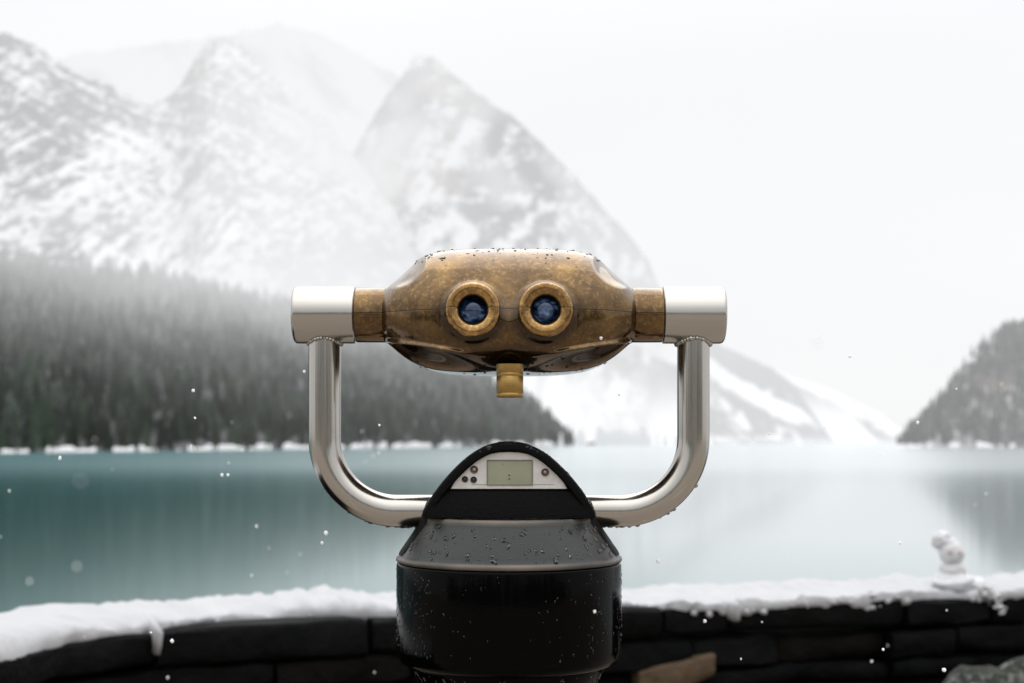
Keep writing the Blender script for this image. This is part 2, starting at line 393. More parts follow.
# buttons
for bx_, by_, br, core in ((-34.8, 469.6, 3.9, True), (-44, 479.3, 3.2, False), (-35.3, 479.8, 3.3, False), (36.2, 472.3, 3.9, True)):
    A = Acc(); c_ = (bx_*SP, 0, pz(by_)); r = br*SP
    v, f = lathe([(.0001, -.0462), (r, -.0462), (r, -.0474), (r*.86, -.0479), (r*.70, -.0477), (r*.62, -.0470), (.0001, -.0470)], 28, 'y', center=c_); A.add(v, f, 1 if core else 0)
    v, f = lathe([(r*.5, -.0469), (r*.48, -.0474), (r*.3, -.0478), (.0001, -.0479)], 20, 'y', center=c_); A.add(v, f, 2 if core else 0)
    o = A.build('button', None, plate, mats=[MB['button'], MB['buttonring'], MB['screw']]); outward(o); sharp(o, 50)
# base -------------------------------------------------------------------------
pr = [(.0005, 1.1795), (.070, 1.1795), (.0745, 1.1812), (.0770, 1.1816), (.0783, 1.1806), (.0788, 1.1788), (.0795, 1.1765)]
pr += [(.0795+(1-((1-t))**1.08)*.0215, 1.1765-t*.0310) for t in np.linspace(.1, 1, 9)]
pr += [(.1024, 1.1447), (.1030, 1.1432), (.1030, 1.1418), (.1015, 1.1402)]
v, f = lathe(pr[::-1], 160, 'z', cap=True); A = Acc(); A.add(v, f); cap_o = A.build('cone_cap', MB['cap'], root); outward(cap_o); sharp(cap_o, 50)
pr = [(.0850, 1.1445), (.1005, 1.1400), (.1022, 1.1388), (.1026, 1.137), (.1026, 1.063), (.1018, 1.0555), (.0990, 1.0505), (.0940, 1.0485), (.0885, 1.047)]
v, f = lathe(pr[::-1], 160, 'z'); A = Acc(); A.add(v, f); drum = A.build('drum', MB['black'], root); outward(drum); sharp(drum, 50)
pr = [(.0880, 1.0478), (.0885, 1.045), (.0830, 1.034), (.0770, 1.020), (.0745, .995), (.0735, .97), (.0735, .055), (.080, .045), (.135, .030), (.140, .024), (.140, .0), (.001, .0)]
v, f = lathe(pr[::-1], 120, 'z'); A = Acc(); A.add(v, f); ped = A.build('pedestal', MB['black'], root); outward(ped); sharp(ped, 50)
# tapering side brackets that carry the tubes down over the cone
for sgn in (-1, 1):
    rows = []
    prz = [(1.198, .0735, 20), (1.194, .0762, 22), (1.186, .0795, 24), (1.1785, .0806, 25), (1.168, .0872, 25), (1.158, .0940, 25), (1.1505, .0991, 24), (1.1475, .1006, 22)]
    for z, r, ha in prz:
        aa = np.radians(np.linspace(-ha, ha, 17))
        edge = .004*np.clip((np.abs(np.linspace(-1, 1, 17))-.7)/.3, 0, 1)**2
        rows.append(np.stack([sgn*(r-edge)*np.cos(aa), (r-edge)*np.sin(aa), np.full(17, z)], -1))
    outer = np.array(rows); inner = outer*[.80, .80, 1]
    v = np.concatenate([outer.reshape(-1, 3), inner.reshape(-1, 3)]); n1, n2 = len(prz), 17; o_ = n1*n2
    f = grid_faces(n1, n2).tolist()+[[o_+i for i in q][::-1] for q in grid_faces(n1, n2).tolist()]
    for i in range(n1-1):
        for j in (0, n2-1): f.append((i*n2+j, (i+1)*n2+j, o_+(i+1)*n2+j, o_+i*n2+j))
    for j in range(n2-1):
        for i in (0, n1-1): f.append((i*n2+j, i*n2+j+1, o_+i*n2+j+1, o_+i*n2+j))
    A = Acc(); A.add(v, f); o = A.build('side_bracket', MB['rubber'], root); outward(o); sharp(o, 50)

# water drops ---------------------------------------------------------------
def drop_mesh(pts, nrm, rad, flat=.55, sag=0.3):
    NA, NL = 10, 5; V = []; F = []; k = 0
    for p, n, r in zip(pts, nrm, rad):
        n = n/np.linalg.norm(n); g = np.array([0, 0, -1.]); t1 = g-n*(g@n)
        if np.linalg.norm(t1) < .05: t1 = np.array([1., 0, 0])-n*n[0]
        t1 /= np.linalg.norm(t1); t2 = np.cross(n, t1); asp = 1+sag*rng.random(); ph = rng.random(3)*6
        vs = []
        for i in range(NL):
            th = i/(NL-1)*np.pi/2*.98
            for j in range(NA):
                q = 2*np.pi*j/NA; w = 1+.14*math.sin(2*q+ph[0])+.1*math.sin(3*q+ph[1])
                vs.append(p+r*(math.cos(th)*w*(math.cos(q)*t1*asp+math.sin(q)*t2)+flat*math.sin(th)*n)-n*r*.04)
        V += vs
        for i in range(NL-1):
            for j in range(NA): F.append((k+i*NA+j, k+i*NA+(j+1) % NA, k+(i+1)*NA+(j+1) % NA, k+(i+1)*NA+j))
        F.append([k+(NL-1)*NA+j for j in range(NA)]); F.append([k+j for j in range(NA)][::-1]); k += NL*NA
    return V, F
def add_drops(parent, pts, nrm, rad, **k):
    v, f = drop_mesh(pts, nrm, rad, **k); A = Acc(); A.add(v, f); o = A.build('water_droplets', MB['drop'], parent); outward(o)
    return tag(o, 'clear water droplets clinging to the surface', kind='stuff')
def rsize(n, lo, hi, p=3.0): return lo+(hi-lo)*rng.random(n)**p
def on_lathe(n, r0, z0, r1, z1, a0=-180, a1=0, bias=None):
    t = rng.random(n); aa = np.radians(a0+(a1-a0)*rng.random(n)); r = r0+(r1-r0)*t; z = z0+(z1-z0)*t
    dr, dz = r1-r0, z1-z0; nr, nz = -dz, dr
    if nr < 0: nr, nz = -nr, -nz
    P_ = np.stack([r*np.cos(aa), r*np.sin(aa), z], -1); N_ = np.stack([nr*np.cos(aa), nr*np.sin(aa), np.full(n, nz)], -1)
    return P_, N_
p, n = on_lathe(230, .0805, 1.1755, .1010, 1.147); add_drops(cap_o, p, n, rsize(230, .0004, .0024, 3.0), sag=.8)
pa, na = on_lathe(190, .1026, 1.136, .1026, 1.064, -180, -130); pb, nb = on_lathe(120, .1026, 1.136, .1026, 1.064, -50, 0); pc, nc = on_lathe(45, .1026, 1.136, .1026, 1.062, -135, -45)
add_drops(drum, np.concatenate([pa, pb, pc]), np.concatenate([na, nb, nc]), rsize(355, .0004, .0011, 2), sag=.8)
p, n = on_lathe(90, .0880, 1.044, .0775, 1.021); add_drops(ped, p, n, rsize(90, .0006, .0019, 2), sag=.6)
hvv = np.array([v_.co for v_ in housing.data.vertices]); hn = np.array([v_.normal for v_ in housing.data.vertices]); hi = np.where((hn[:, 2] > .25) & (hvv[:, 1] < 0))[0]; hi = rng.choice(hi, 60)
add_drops(housing, hvv[hi], hn[hi], np.concatenate([rsize(58, .0005, .0013, 2), [.0021, .0017]]), sag=.3)
# on the head: top film of beads, and drips under the bottom edge
Vf, Nf = HEADV.reshape(-1, 3), HEADN.reshape(-1, 3)
topi = np.where((Vf[:, 2] > AZ+.046) & (Vf[:, 1] < .05) & (np.abs(Vf[:, 0]) < .09))[0]; it = rng.choice(topi, 170)
fri = np.where((Vf[:, 1] < -.03) & (np.abs(Vf[:, 0]) < .11) & (Vf[:, 2] > AZ-.03))[0]; ifr = rng.choice(fri, 55)
boi = np.where((Vf[:, 2] < AZ-.040) & (Vf[:, 1] < .02) & (np.abs(Vf[:, 0]) < .11))[0]; ib = rng.choice(boi, 60)
idx = np.concatenate([it, ifr, ib]); add_drops(head, Vf[idx], Nf[idx], np.concatenate([rsize(170, .0005, .0017, 2), rsize(55, .0003, .0008, 2), rsize(60, .0007, .0020, 2)]), sag=.2, flat=.6)
# beads under tubes
for o in [c for c in root.children if c.name.startswith('handle_tube')]:
    s = 1 if max(v_.co.x for v_ in o.data.vertices) > .1 else -1
    pts = []; nr = []
    for _ in range(26):
        if rng.random() < .65: x = rng.uniform(.078, .105); q = 0
        else: x = None
        if x is not None: pts.append((s*x, rng.uniform(-.004, .004), 1.1862-.0147)); nr.append((0, -.1, -1.))
        else:
            t = rng.uniform(.5, 1.5); c_ = np.array([s*(.169-.066), 0, 1.1862+.066]); dv = np.array([s*math.cos(t), 0, -math.sin(t)])
            pts.append(tuple(c_+dv*(.066+.0147))); nr.append(tuple(dv))
    add_drops(o, np.array(pts), np.array(nr), rsize(26, .0008, .0021, 1.5), flat=.75)

# ------------------------------------------------------------------ world helpers for the far scenery
F = 1422.2; HZ = 441.0; CZ = 1.25; WATER = CZ-5.0
def W(pxx, pyy, D): return P3((np.asarray(pxx, float)-512)/F*D, np.asarray(D, float), CZ+(HZ-np.asarray(pyy, float))/F*D)
MIST = []   # mist patches painted into the haze attribute: world centre, radii, density
def mist(pxx, pyy, D, rx, ry, rz, k): MIST.append((W(pxx, pyy, D), (rx, ry, rz), k))
mist(262, 262, 1500, 190, 900, 55, .62); mist(330, 300, 1500, 130, 900, 70, .45); mist(200, 245, 2000, 330, 600, 40, .40)
mist(420, 310, 1900, 200, 500, 80, .30); mist(640, 330, 2600, 260, 600, 110, .4); mist(330, 180, 2300, 150, 600, 260, .22)
mist(365, 150, 2250, 130, 500, 150, .80); mist(330, 215, 2500, 110, 700, 150, .55); mist(640, 255, 2600, 150, 600, 140, .12)
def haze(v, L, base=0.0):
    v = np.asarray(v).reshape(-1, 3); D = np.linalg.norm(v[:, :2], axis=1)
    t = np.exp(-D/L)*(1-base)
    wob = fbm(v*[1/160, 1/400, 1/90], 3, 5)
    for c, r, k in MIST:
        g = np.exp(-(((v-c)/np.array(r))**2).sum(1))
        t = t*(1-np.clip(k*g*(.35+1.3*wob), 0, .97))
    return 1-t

# materials for scenery
def mat_mountain(name, rock=(.070, .073, .076), warm=(.135, .10, .07)):
    m = M(name); c = m.coord((1, 1, 1)); n = m.noise(.02, 5, .6, c)
    snow = m.mix(n, (.60, .605, .617), (.68, .682, .69))
    rk = m.mix(m.attr('warm'), rock, warm)
    b = m.mix(m.attr('rock'), snow, rk)
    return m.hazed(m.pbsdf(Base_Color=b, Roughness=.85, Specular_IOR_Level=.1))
MB['mount'] = mat_mountain('snowy_rock')
def mat_forest():
    m = M('snow_dusted_conifer'); c = m.coord(); n = m.noise(.35, 3, .6, c)
    b = m.mix(m.attr('tone'), (.0022, .0056, .0026), (.026, .047, .024))
    b = m.mix(m.math('MULTIPLY', m.attr('snow'), m.ramp(n, [(.35, .35), (.65, 1.0)])), b, (.62, .64, .65))
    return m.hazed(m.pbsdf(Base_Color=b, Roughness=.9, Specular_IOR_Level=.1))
MB['forest'] = mat_forest()

def curve(pts, x): pts = np.array(pts, float); return np.interp(x, pts[:, 0], pts[:, 1])
def mountain(name, label, sky, D0, D1, x0, x1, nu, nv, hz, rockf, amp=.05, base_py=470, power=1.1, seed=0, back=.25):
    u = np.linspace(x0, x1, nu); t = np.linspace(0, 1, nv); Ug, Tg = np.meshgrid(u, t, indexing='ij')
    d0 = D0(u) if callable(D0) else np.full(nu, D0); d1 = D1(u) if callable(D1) else np.full(nu, D1)
    Dg = d0[:, None]+(d1-d0)[:, None]*Tg
    crest = CZ+(HZ-curve(sky, u))/F*d1
    g = Tg**power
    Z = WATER-6+(crest-WATER+6)[:, None]*g
    X = (Ug-512)/F*Dg
    gu = ridged(P3(X/95+Z/420, Z/520, seed), 5, seed)
    Z = Z+amp*(crest-WATER)[:, None]*(gu-.55)*np.sin(np.pi*np.clip(Tg, 0, 1))**.8
    Z[:, -1] += (crest-WATER)*.012*(fbm(P3(u/9, seed, 0), 4, seed)-.5)*2
    V = np.stack([X, Dg, Z], -1)
    rock, warm = rockf(Ug, Tg, X, Z, gu, V)
    # back slope
    Bk = V[:, -1:].copy(); Bk[:, :, 1] += (crest-WATER)[:, None]*1.2+40; Bk[:, :, 2] = WATER-6
    V = np.concatenate([V, Bk], 1); rock = np.concatenate([rock, rock[:, -1:]], 1); warm = np.concatenate([warm, warm[:, -1:]], 1)
    fl = V.reshape(-1, 3)
    h = hz(fl)
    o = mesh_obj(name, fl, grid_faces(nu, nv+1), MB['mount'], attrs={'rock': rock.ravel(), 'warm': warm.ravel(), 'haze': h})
    tag(o, label, kind='structure'); return o

# left ridge with broken rock bands
sk1 = [(-700, 160), (-400, 90), (-200, 50), (-60, 36), (0, 32), (24, 40), (47, 55), (79, 75), (119, 91), (150, 107), (170, 96), (182, 83), (194, 59), (205, 46), (217, 37), (237, 41), (257, 63), (277, 79), (296, 95), (330, 125), (380, 190), (420, 250), (480, 330)]
def rock1(U, T, X, Z, gu, V):
    w1 = fbm(P3(X/90, Z/90, 2), 3, 5)*60
    down = ridged(P3((X-.35*Z+w1)/17, Z/60, 1), 5, 23)          # chutes and ribs running down the face
    strata = fbm(P3((X+w1)/60, (Z+.55*X+.4*w1)/8, 7), 5, 29)          # ledges dipping to the right
    c = fbm(P3(X/7, Z/9, 4), 4, 31); big = fbm(P3(X/110, Z/130, 9), 3, 2)
    near = 1-.50*sst(20, 300, U)
    up = sst(.55, .85, T)
    q = (1-up)*(down*.40+c*.45+strata*.15)+up*(strata*.42+c*.38+down*.2)
    r = .12+.82*sst(.42, .64, q+.30*(big-.5))
    r = np.maximum(r, .7*sst(.955, 1.0, T)*sst(.35, .55, c))
    return np.clip(r, 0, 1)*near, sst(.55, .75, fbm(P3(X/150, Z/150, 0), 3, 77))*.35
mountain('mountain_ridge', 'long snowy ridge with broken grey rock bands at the left', sk1, 1250, 2250, -260, 480, 900, 420, lambda v: np.clip(haze(v, 3500, .05), 0, 1), rock1, amp=.05, power=1.15, seed=3)
# faint snow dome further back
sk0 = [(-300, 120), (40, 60), (126, 45), (178, 41), (230, 33), (277, 24), (316, 30), (356, 51), (395, 73), (450, 110), (520, 170), (700, 300)]
mountain('mountain_dome', 'faint snow covered summit fading into cloud behind the left ridge', sk0, 2600, 3400, -300, 700, 220, 120, lambda v: np.clip(haze(v, 2000), 0, 1), lambda U, T, X, Z, gu, V: (.35*sst(.5, .7, fbm(P3(X/90+Z/120, Z/200, 0), 4, 31)), T*0), amp=.05, seed=12)
# central pyramid
sk2 = [(180, 440), (260, 330), (300, 260), (316, 217), (327, 186), (351, 155), (370, 124), (390, 92), (407, 69), (417, 56), (429, 53), (441, 62), (456, 77), (476, 92), (511, 116), (550, 151), (573, 174), (597, 202), (628, 233), (648, 260), (660, 290), (690, 322), (724, 347), (757, 361), (791, 377), (828, 388), (855, 401), (882, 414), (899, 428), (930, 436), (1300, 439)]
def rock2(U, T, X, Z, gu, V):
    zr = Z/700.
    a = ridged(P3((X-.3*Z)/34, Z/80, 3), 5, 41); b = .6*fbm(P3(X/26-Z/60, Z/34, 1), 4, 53)+.4*fbm(P3(X/10, Z/8, 1), 3, 54)
    r = .10+.85*sst(.44, .62, a*.35+b*.65+.06*sst(.45, .9, T))
    r *= .6+.4*sst(.40, .58, fbm(P3(X/130, Z/170, 9), 3, 62))
    px_ = 512+F*X/V[..., 1]
    low = sst(660, 700, px_)
    # lower right flank: dark forest bands running down to the right between snow chutes
    q = X*.52+Z*1.0
    band = fbm(P3(q/62, X/420, 3), 4, 71)+.45*(fbm(P3(X/24, Z/24, 2), 3, 73)-.5)
    r2 = .72*sst(.46, .62, band)*sst(-10, 26, Z+10-40*low*0)
    fan = sst(.50, .40, fbm(P3(X/120, Z/600, 8), 2, 90))*sst(130, 20, Z)
    r2 = r2*(1-fan)
    m_ = sst(600, 690, px_)*sst(330, 200, Z)
    r = r*.85*(1-m_)+r2*m_*.95
    r *= 1-.8*sst(230, 40, Z)*sst(700, 560, px_)
    return np.clip(r, 0, 1), sst(.5, .7, fbm(P3(X/110, Z/110, 0), 3, 97))*.75*(1-m_)
mountain('mountain_peak', 'snow dusted pyramid peak rising behind the binoculars', sk2, lambda u: curve([(180, 1750), (560, 1800), (700, 2050), (900, 2550), (1300, 2800)], u), lambda u: curve([(180, 2500), (650, 2600), (900, 3000), (1300, 3300)], u), 180, 1300, 1000, 400, lambda v: np.clip(haze(v, 3700), 0, 1), rock2, amp=.05, power=1.25, seed=21)
# right hill
sk4 = [(898, 446), (904, 441), (912, 430), (922, 418), (934, 406), (943, 396), (950, 383), (962, 364), (974, 353), (986, 344), (1005, 331), (1024, 318), (1100, 275), (1250, 190), (1500, 120), (1900, 60)]
def rock4(U, T, X, Z, gu, V):
    a = fbm(P3(X/26, Z/20, 3), 4, 101)
    pat = sst(.44, .60, fbm(P3(X/30+3, Z/14, 3), 4, 117))
    mid = np.exp(-((Z-40)/22)**2)
    return np.clip(.70+.30*sst(.35, .55, a)-.75*pat*sst(15, 60, Z), 0, 1), np.clip(mid*sst(.44, .60, fbm(P3(X/38, Z/18, 0), 3, 131))*.5, 0, 1)
mountain('hill', 'dark wooded cliff hill at the right end of the lake', sk4, 1150, 1330, 898, 1900, 300, 160, lambda v: np.clip(haze(v, 4600), 0, 1), rock4, amp=.10, power=.8, seed=41)

# left forested hillside ------------------------------------------------------
shoreD = lambda u: curve([(-900, 330), (-400, 420), (-200, 490), (0, 592), (200, 760), (400, 1050), (565, 1500), (600, 1700)], u)
crestpy = [(-900, 200), (-300, 246), (0, 268), (60, 271), (120, 276), (200, 286), (260, 300), (320, 318), (400, 345), (480, 378), (540, 410), (562, 434), (575, 446), (600, 448)]
nu, nv = 220, 60
u = np.linspace(-900, 600, nu); t = np.linspace(0, 1, nv); U, T = np.meshgrid(u, t, indexing='ij')
d0 = shoreD(u); d1 = d0*curve([(-900, 1.8), (0, 1.75), (400, 1.4), (565, 1.06), (600, 1.02)], u)
def hill_point(uq, tq):
    a = np.interp(uq, u, d0); b = np.interp(uq, u, d1); D = a+(b-a)*tq
    cz = CZ+(HZ-curve(crestpy, uq))/F*b
    z = WATER-.3+np.maximum(cz-WATER, .5)*tq**1.05 + (fbm(P3((uq-512)/F*D/60, D/60, 0), 3, 9)-.5)*14*np.sin(np.pi*np.clip(tq, 0, 1))
    return np.stack([(uq-512)/F*D, D, z], -1)
V = hill_point(U, T); Bk = V[:, -1:].copy(); Bk[:, :, 1] += 200; Bk[:, :, 2] -= 30; V = np.concatenate([V, Bk], 1)
fl = V.reshape(-1, 3)
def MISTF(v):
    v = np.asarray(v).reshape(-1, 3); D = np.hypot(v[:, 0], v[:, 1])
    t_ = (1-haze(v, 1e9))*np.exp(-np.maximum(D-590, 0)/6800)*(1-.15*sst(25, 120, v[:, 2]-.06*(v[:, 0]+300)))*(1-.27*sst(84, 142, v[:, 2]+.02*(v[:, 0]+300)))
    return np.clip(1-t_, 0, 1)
o = mesh_obj('hillside', fl, grid_faces(nu, nv+1), MB['mount'], attrs={'rock': np.full(len(fl), .985), 'warm': np.zeros(len(fl)), 'haze': MISTF(fl)})
tag(o, 'steep lakeside slope under the snowy forest', kind='structure')

def conifer_template(seed, tiers=7, seg=9):
    r_ = np.random.default_rng(seed); v = []; f = []; sn = []
    for k in range(tiers):
        b = k/tiers; zt_ = 1-(1-b)*.0; ztop = min(1.0, .14+.86*(k+1.55)/tiers); zlow = .10+.86*k/tiers
        rad = .19*(1-b)**.85+.010
        i0 = len(v); v.append((0, 0, ztop)); sn.append(.15)
        off = r_.random()*6
        for j in range(seg*2):
            q = off+np.pi*j/seg; w = (1.0 if j % 2 else .5)*(.75+.5*r_.random())
            v.append((rad*w*np.cos(q), rad*w*np.sin(q), zlow-(.03 if j % 2 else -.02)+.02*r_.standard_normal())); sn.append(.75 if j % 2 else .25)
        for j in range(seg*2): f.append((i0, i0+1+j, i0+1+(j+1) % (seg*2)))
    i0 = len(v)   # trunk
    for z in (-.03, .2):
        for j in range(4): v.append((.02*np.cos(j*1.57), .02*np.sin(j*1.57), z)); sn.append(0)
    for j in range(4):
        a_, b_ = i0+j, i0+(j+1) % 4; f.append((a_, b_, b_+4)); f.append((a_, b_+4, a_+4))
    return np.array(v), np.array(f), np.array(sn)
TPL = [conifer_template(s, t_, g_) for s, t_, g_ in ((1, 7, 6), (2, 8, 5), (3, 6, 6), (4, 9, 5))]
def forest(name, label, pos, hgt, hzf, snowamt, tone, kind='stuff'):
    vs, fs, sn, tn = [], [], [], []; k = 0
    for i in range(len(pos)):
        v, f, s = TPL[i % 4]; q = rng.random()*6.28; c_, s_ = math.cos(q), math.sin(q); w = hgt[i]*(.8+.5*rng.random())
        vs.append(np.stack([(v[:, 0]*c_-v[:, 1]*s_)*w, (v[:, 0]*s_+v[:, 1]*c_)*w, v[:, 2]*hgt[i]], -1)+pos[i])
        fs.append(f+k); sn.append(s*snowamt[i]); tn.append(np.full(len(v), tone[i])); k += len(v)
    v = np.concatenate(vs)
    o = mesh_obj(name, v, np.concatenate(fs), MB['forest'], smooth=False, attrs={'snow': np.concatenate(sn), 'tone': np.concatenate(tn), 'haze': hzf(v)})
    return tag(o, label, 'forest', kind=kind)
n = 7500
uq = rng.uniform(-330, 572, n); tq = rng.random(n)**.9
pos = hill_point(uq, tq)
clump = fbm(pos*[1/45, 1/45, 1/30], 3, 55)
hg = (9+10*rng.random(n)**1.3)*(.75+.5*clump)
sa = np.clip((.06+.9*tq+.9*(clump-.5))*(.10+1.25*rng.random(n)**1.4), .0, .85)
forest('forest', 'dense snow dusted conifer forest covering the slope across the lake', pos-[0, 0, .5], hg, MISTF, sa, np.clip(rng.random(n)**1.5*.9+.9*(clump-.4), 0, 1))
# right hill trees, placed over the hill surface
hill = bpy.data.objects['hill']; hv = np.array([v_.co for v_ in hill.data.vertices]).reshape(300, 161, 3)
n = 3800; ii = rng.integers(0, 150, n); jj = (rng.random(n)**.8*159).astype(int)
pos = hv[ii, jj]+np.stack([rng.uniform(-3, 3, n), rng.uniform(-3, 3, n), np.full(n, -.6)], -1)
keep = (fbm(pos*[1/30, 1/60, 1/16], 3, 201) > .28+.12*sst(25, 70, pos[:, 2])) & (pos[:, 2] > WATER+1)
pos = pos[keep]; n = len(pos)
forest('cliff_forest', 'dark conifers growing over the cliff hill at the right', pos, 8+5*rng.random(n), lambda v: np.clip(haze(v, 4800), 0, 1), np.clip(.18+pos[:, 2]/190+.45*rng.random(n)**2, 0, .85), rng.random(n)*.6)

# shore snow: ragged bank at the foot of the slope
def bank(name, label, us, Df, hts, seed, depth=14):
    nu_ = len(us); nv_ = 7; D = Df(us); V = []
    hh = hts*(.25+1.1*fbm(P3(us/7, seed, 0), 3, seed))*sst(.36, .46, fbm(P3(us/5.5, seed+4, 0), 2, seed+1))
    for j, (dy, hz_) in enumerate([(-4, -.6), (-3.2, .35), (-1.5, .85), (0, 1.0), (3, 1.0), (depth*.6, .8), (depth, -.5)]):
        w = fbm(P3(us/3.0, j, seed), 2, seed+3)-.5
        DD = D+dy+w*2
        V.append(np.stack([(us-512)/F*DD, DD, WATER+hh*hz_*(1+.4*w)-.05], -1))
    V = np.stack(V, 1); fl = V.reshape(-1, 3)
    o = mesh_obj(name, fl, grid_faces(nu_, nv_), MB['mount'], attrs={'rock': np.zeros(len(fl)), 'warm': np.zeros(len(fl)), 'haze': np.clip(haze(fl, 3500), 0, 1)})
    return tag(o, label, kind='structure')
us = np.linspace(-400, 570, 1400)
bank('snow_bank', 'thin ragged strip of snow along the far left shore', us, lambda q: shoreD(q)-3, 2.3*shoreD(us)/650, 5)
us = np.linspace(560, 905, 400)
bank('snow_bank', 'low snow fans along the far end of the lake', us, lambda q: curve([(560, 1480), (700, 2000), (905, 2400)], q), 4+np.exp(-((us-620)/70)**2)*22+np.exp(-((us-740)/40)**2)*14, 15, 60)
us = np.linspace(896, 1200, 400)
bank('snow_bank', 'white snow mounds at the foot of the right hill', us, lambda q: 1135+0*q, 2.2+9*np.exp(-((us-938)/9)**2)+7*np.exp(-((us-968)/11)**2)+1.5*np.exp(-((us-1010)/12)**2), 25)

# lake -----------------------------------------------------------------------
def mat_lake():
    m = M('glacial_lake_water'); tc = m.n('ShaderNodeTexCoord'); pos = m.n('ShaderNodeSeparateXYZ', {0: tc.outputs['Object']})
    y = pos.outputs[1]
    wv = m.n('ShaderNodeMapping', {'Vector': tc.outputs['Object'], 'Scale': (.35, 1.1, 1)}).outputs[0]
    n1 = m.noise(1.0, 4, .6, wv)
    big = m.noise(1.0, 2, .5, m.n('ShaderNodeMapping', {'Vector': tc.outputs['Object'], 'Scale': (.004, .012, 1)}).outputs[0])
    d = m.math('ADD', y, m.math('MULTIPLY', m.math('SUBTRACT', big, .5), 60.0))
    wind = m.n('ShaderNodeMapRange', {'Value': d, 'From Min': 95.0, 'From Max': 300.0, 'To Min': 0.0, 'To Max': 1.0}, interpolation_type='SMOOTHSTEP').outputs[0]
    rough = m.n('ShaderNodeMapRange', {'Value': m.math('MULTIPLY', wind, .8), 'To Min': .085, 'To Max': .19}).outputs[0]
    # reflection contrast painted in: dull and dark under the forest, brighter to the right
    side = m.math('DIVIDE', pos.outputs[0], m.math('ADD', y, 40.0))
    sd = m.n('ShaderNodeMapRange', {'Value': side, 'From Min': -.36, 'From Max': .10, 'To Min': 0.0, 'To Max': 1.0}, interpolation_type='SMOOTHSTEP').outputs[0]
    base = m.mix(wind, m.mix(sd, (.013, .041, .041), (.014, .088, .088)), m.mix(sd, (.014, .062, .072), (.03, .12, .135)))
    bmp = m.bump(n1, .010, .22)
    df = m.n('ShaderNodeBsdfDiffuse', {'Color': base})
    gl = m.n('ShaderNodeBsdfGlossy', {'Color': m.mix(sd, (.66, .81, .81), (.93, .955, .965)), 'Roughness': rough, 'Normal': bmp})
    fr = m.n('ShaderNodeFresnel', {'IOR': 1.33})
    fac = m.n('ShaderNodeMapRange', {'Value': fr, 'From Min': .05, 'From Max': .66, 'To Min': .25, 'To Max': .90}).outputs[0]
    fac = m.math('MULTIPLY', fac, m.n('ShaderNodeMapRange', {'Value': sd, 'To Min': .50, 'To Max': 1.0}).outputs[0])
    return m.finish(m.n('ShaderNodeMixShader', {0: fac, 1: df, 2: gl}))
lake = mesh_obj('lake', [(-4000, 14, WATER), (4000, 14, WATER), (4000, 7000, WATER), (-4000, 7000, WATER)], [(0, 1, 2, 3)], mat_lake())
tag(lake, 'calm teal glacial lake', kind='structure')

# ground: terrace, bank down to the lake, lake bed out to the horizon -----------
def mat_ground():
    m = M('damp_paving_and_slush'); c = m.coord(); n = m.noise(.9, 5, .6, c); n2 = m.noise(14, 4, .6, c)
    b = m.mix(n2, (.17, .143, .118), (.27, .232, .192)); b = m.mix(m.ramp(n, [(.58, 0.0), (.72, .6)]), b, (.52, .50, .48))
    return m.finish(m.pbsdf(Base_Color=b, Roughness=.6, Specular_IOR_Level=.3, Normal=m.bump(n2, .01, .5)))
ys = np.concatenate([[-7000, -2000, -500, -120, -60, -30, -12, -6, -2, 0, 2, 3, 4, 4.8, 5.6, 7, 10, 14, 20, 30, 60, 200, 1000, 7000]])
zs_ = np.interp(ys, [-7000, 4.8, 5.6, 20, 30, 7000], [0, 0, -.3, -5.5, -9, -9])
xs_ = np.array([-7000, -2000, -500, -100, -40, -20, -10, -5, -2, 0, 2, 5, 10, 20, 40, 100, 500, 2000, 7000.])
XX, YY = np.meshgrid(xs_, ys, indexing='ij'); ZZ = np.repeat(zs_[None], len(xs_), 0)
g = mesh_obj('ground', np.stack([XX, YY, ZZ], -1).reshape(-1, 3), grid_faces(len(xs_), len(ys)), mat_ground(), smooth=False); outward(g)
tag(g, 'damp paved lookout terrace', kind='structure')
# tree belt behind the lookout, seen only in the reflections
n = 260; pos = np.stack([rng.uniform(-130, 130, n), -rng.uniform(55, 95, n), np.zeros(n)], -1)
forest('tree_belt', 'low belt of conifers behind the lookout', pos, 7+6*rng.random(n)*(.4+1.2*fbm(pos/18, 2, 3)), lambda v: np.full(len(v), .05), np.full(n, .2), rng.random(n))

# ------------------------------------------------------------------ stone wall
ctrl = np.array([(-1.10, .9), (-1.09, 1.6), (-1.06, 2.25), (-.985, 2.72), (-.90, 2.97), (-.75, 3.115), (-.3, 3.295), (.266, 3.495), (1.30, 3.80), (2.6, 4.15), (4.2, 4.5)])
def catmull(P, n=40):
    P = np.vstack([2*P[0]-P[1], P, 2*P[-1]-P[-2]]); out = []
    for i in range(1, len(P)-2):
        t = np.linspace(0, 1, n, endpoint=False)[:, None]
        out.append(.5*(2*P[i]+(P[i+1]-P[i-1])*t+(2*P[i-1]-5*P[i]+4*P[i+1]-P[i+2])*t**2+(3*P[i]-P[i-1]-3*P[i+1]+P[i+2])*t**3))
    return np.vstack(out+[P[-2:-1]])
path = catmull(ctrl); cl = np.concatenate([[0], np.cumsum(np.linalg.norm(np.diff(path, axis=0), axis=1))]); LEN = cl[-1]
tn_ = np.gradient(path, axis=0); tn_ /= np.linalg.norm(tn_, axis=1)[:, None]; nm_ = np.stack([tn_[:, 1], -tn_[:, 0]], -1)  # points to the viewer
def wp(s, off, z):  # off: distance behind the front face
    s = np.asarray(s, float); x = np.interp(s, cl, path[:, 0]); y = np.interp(s, cl, path[:, 1]); nx = np.interp(s, cl, nm_[:, 0]); ny = np.interp(s, cl, nm_[:, 1])
    return P3(x-nx*off, y-ny*off, z)
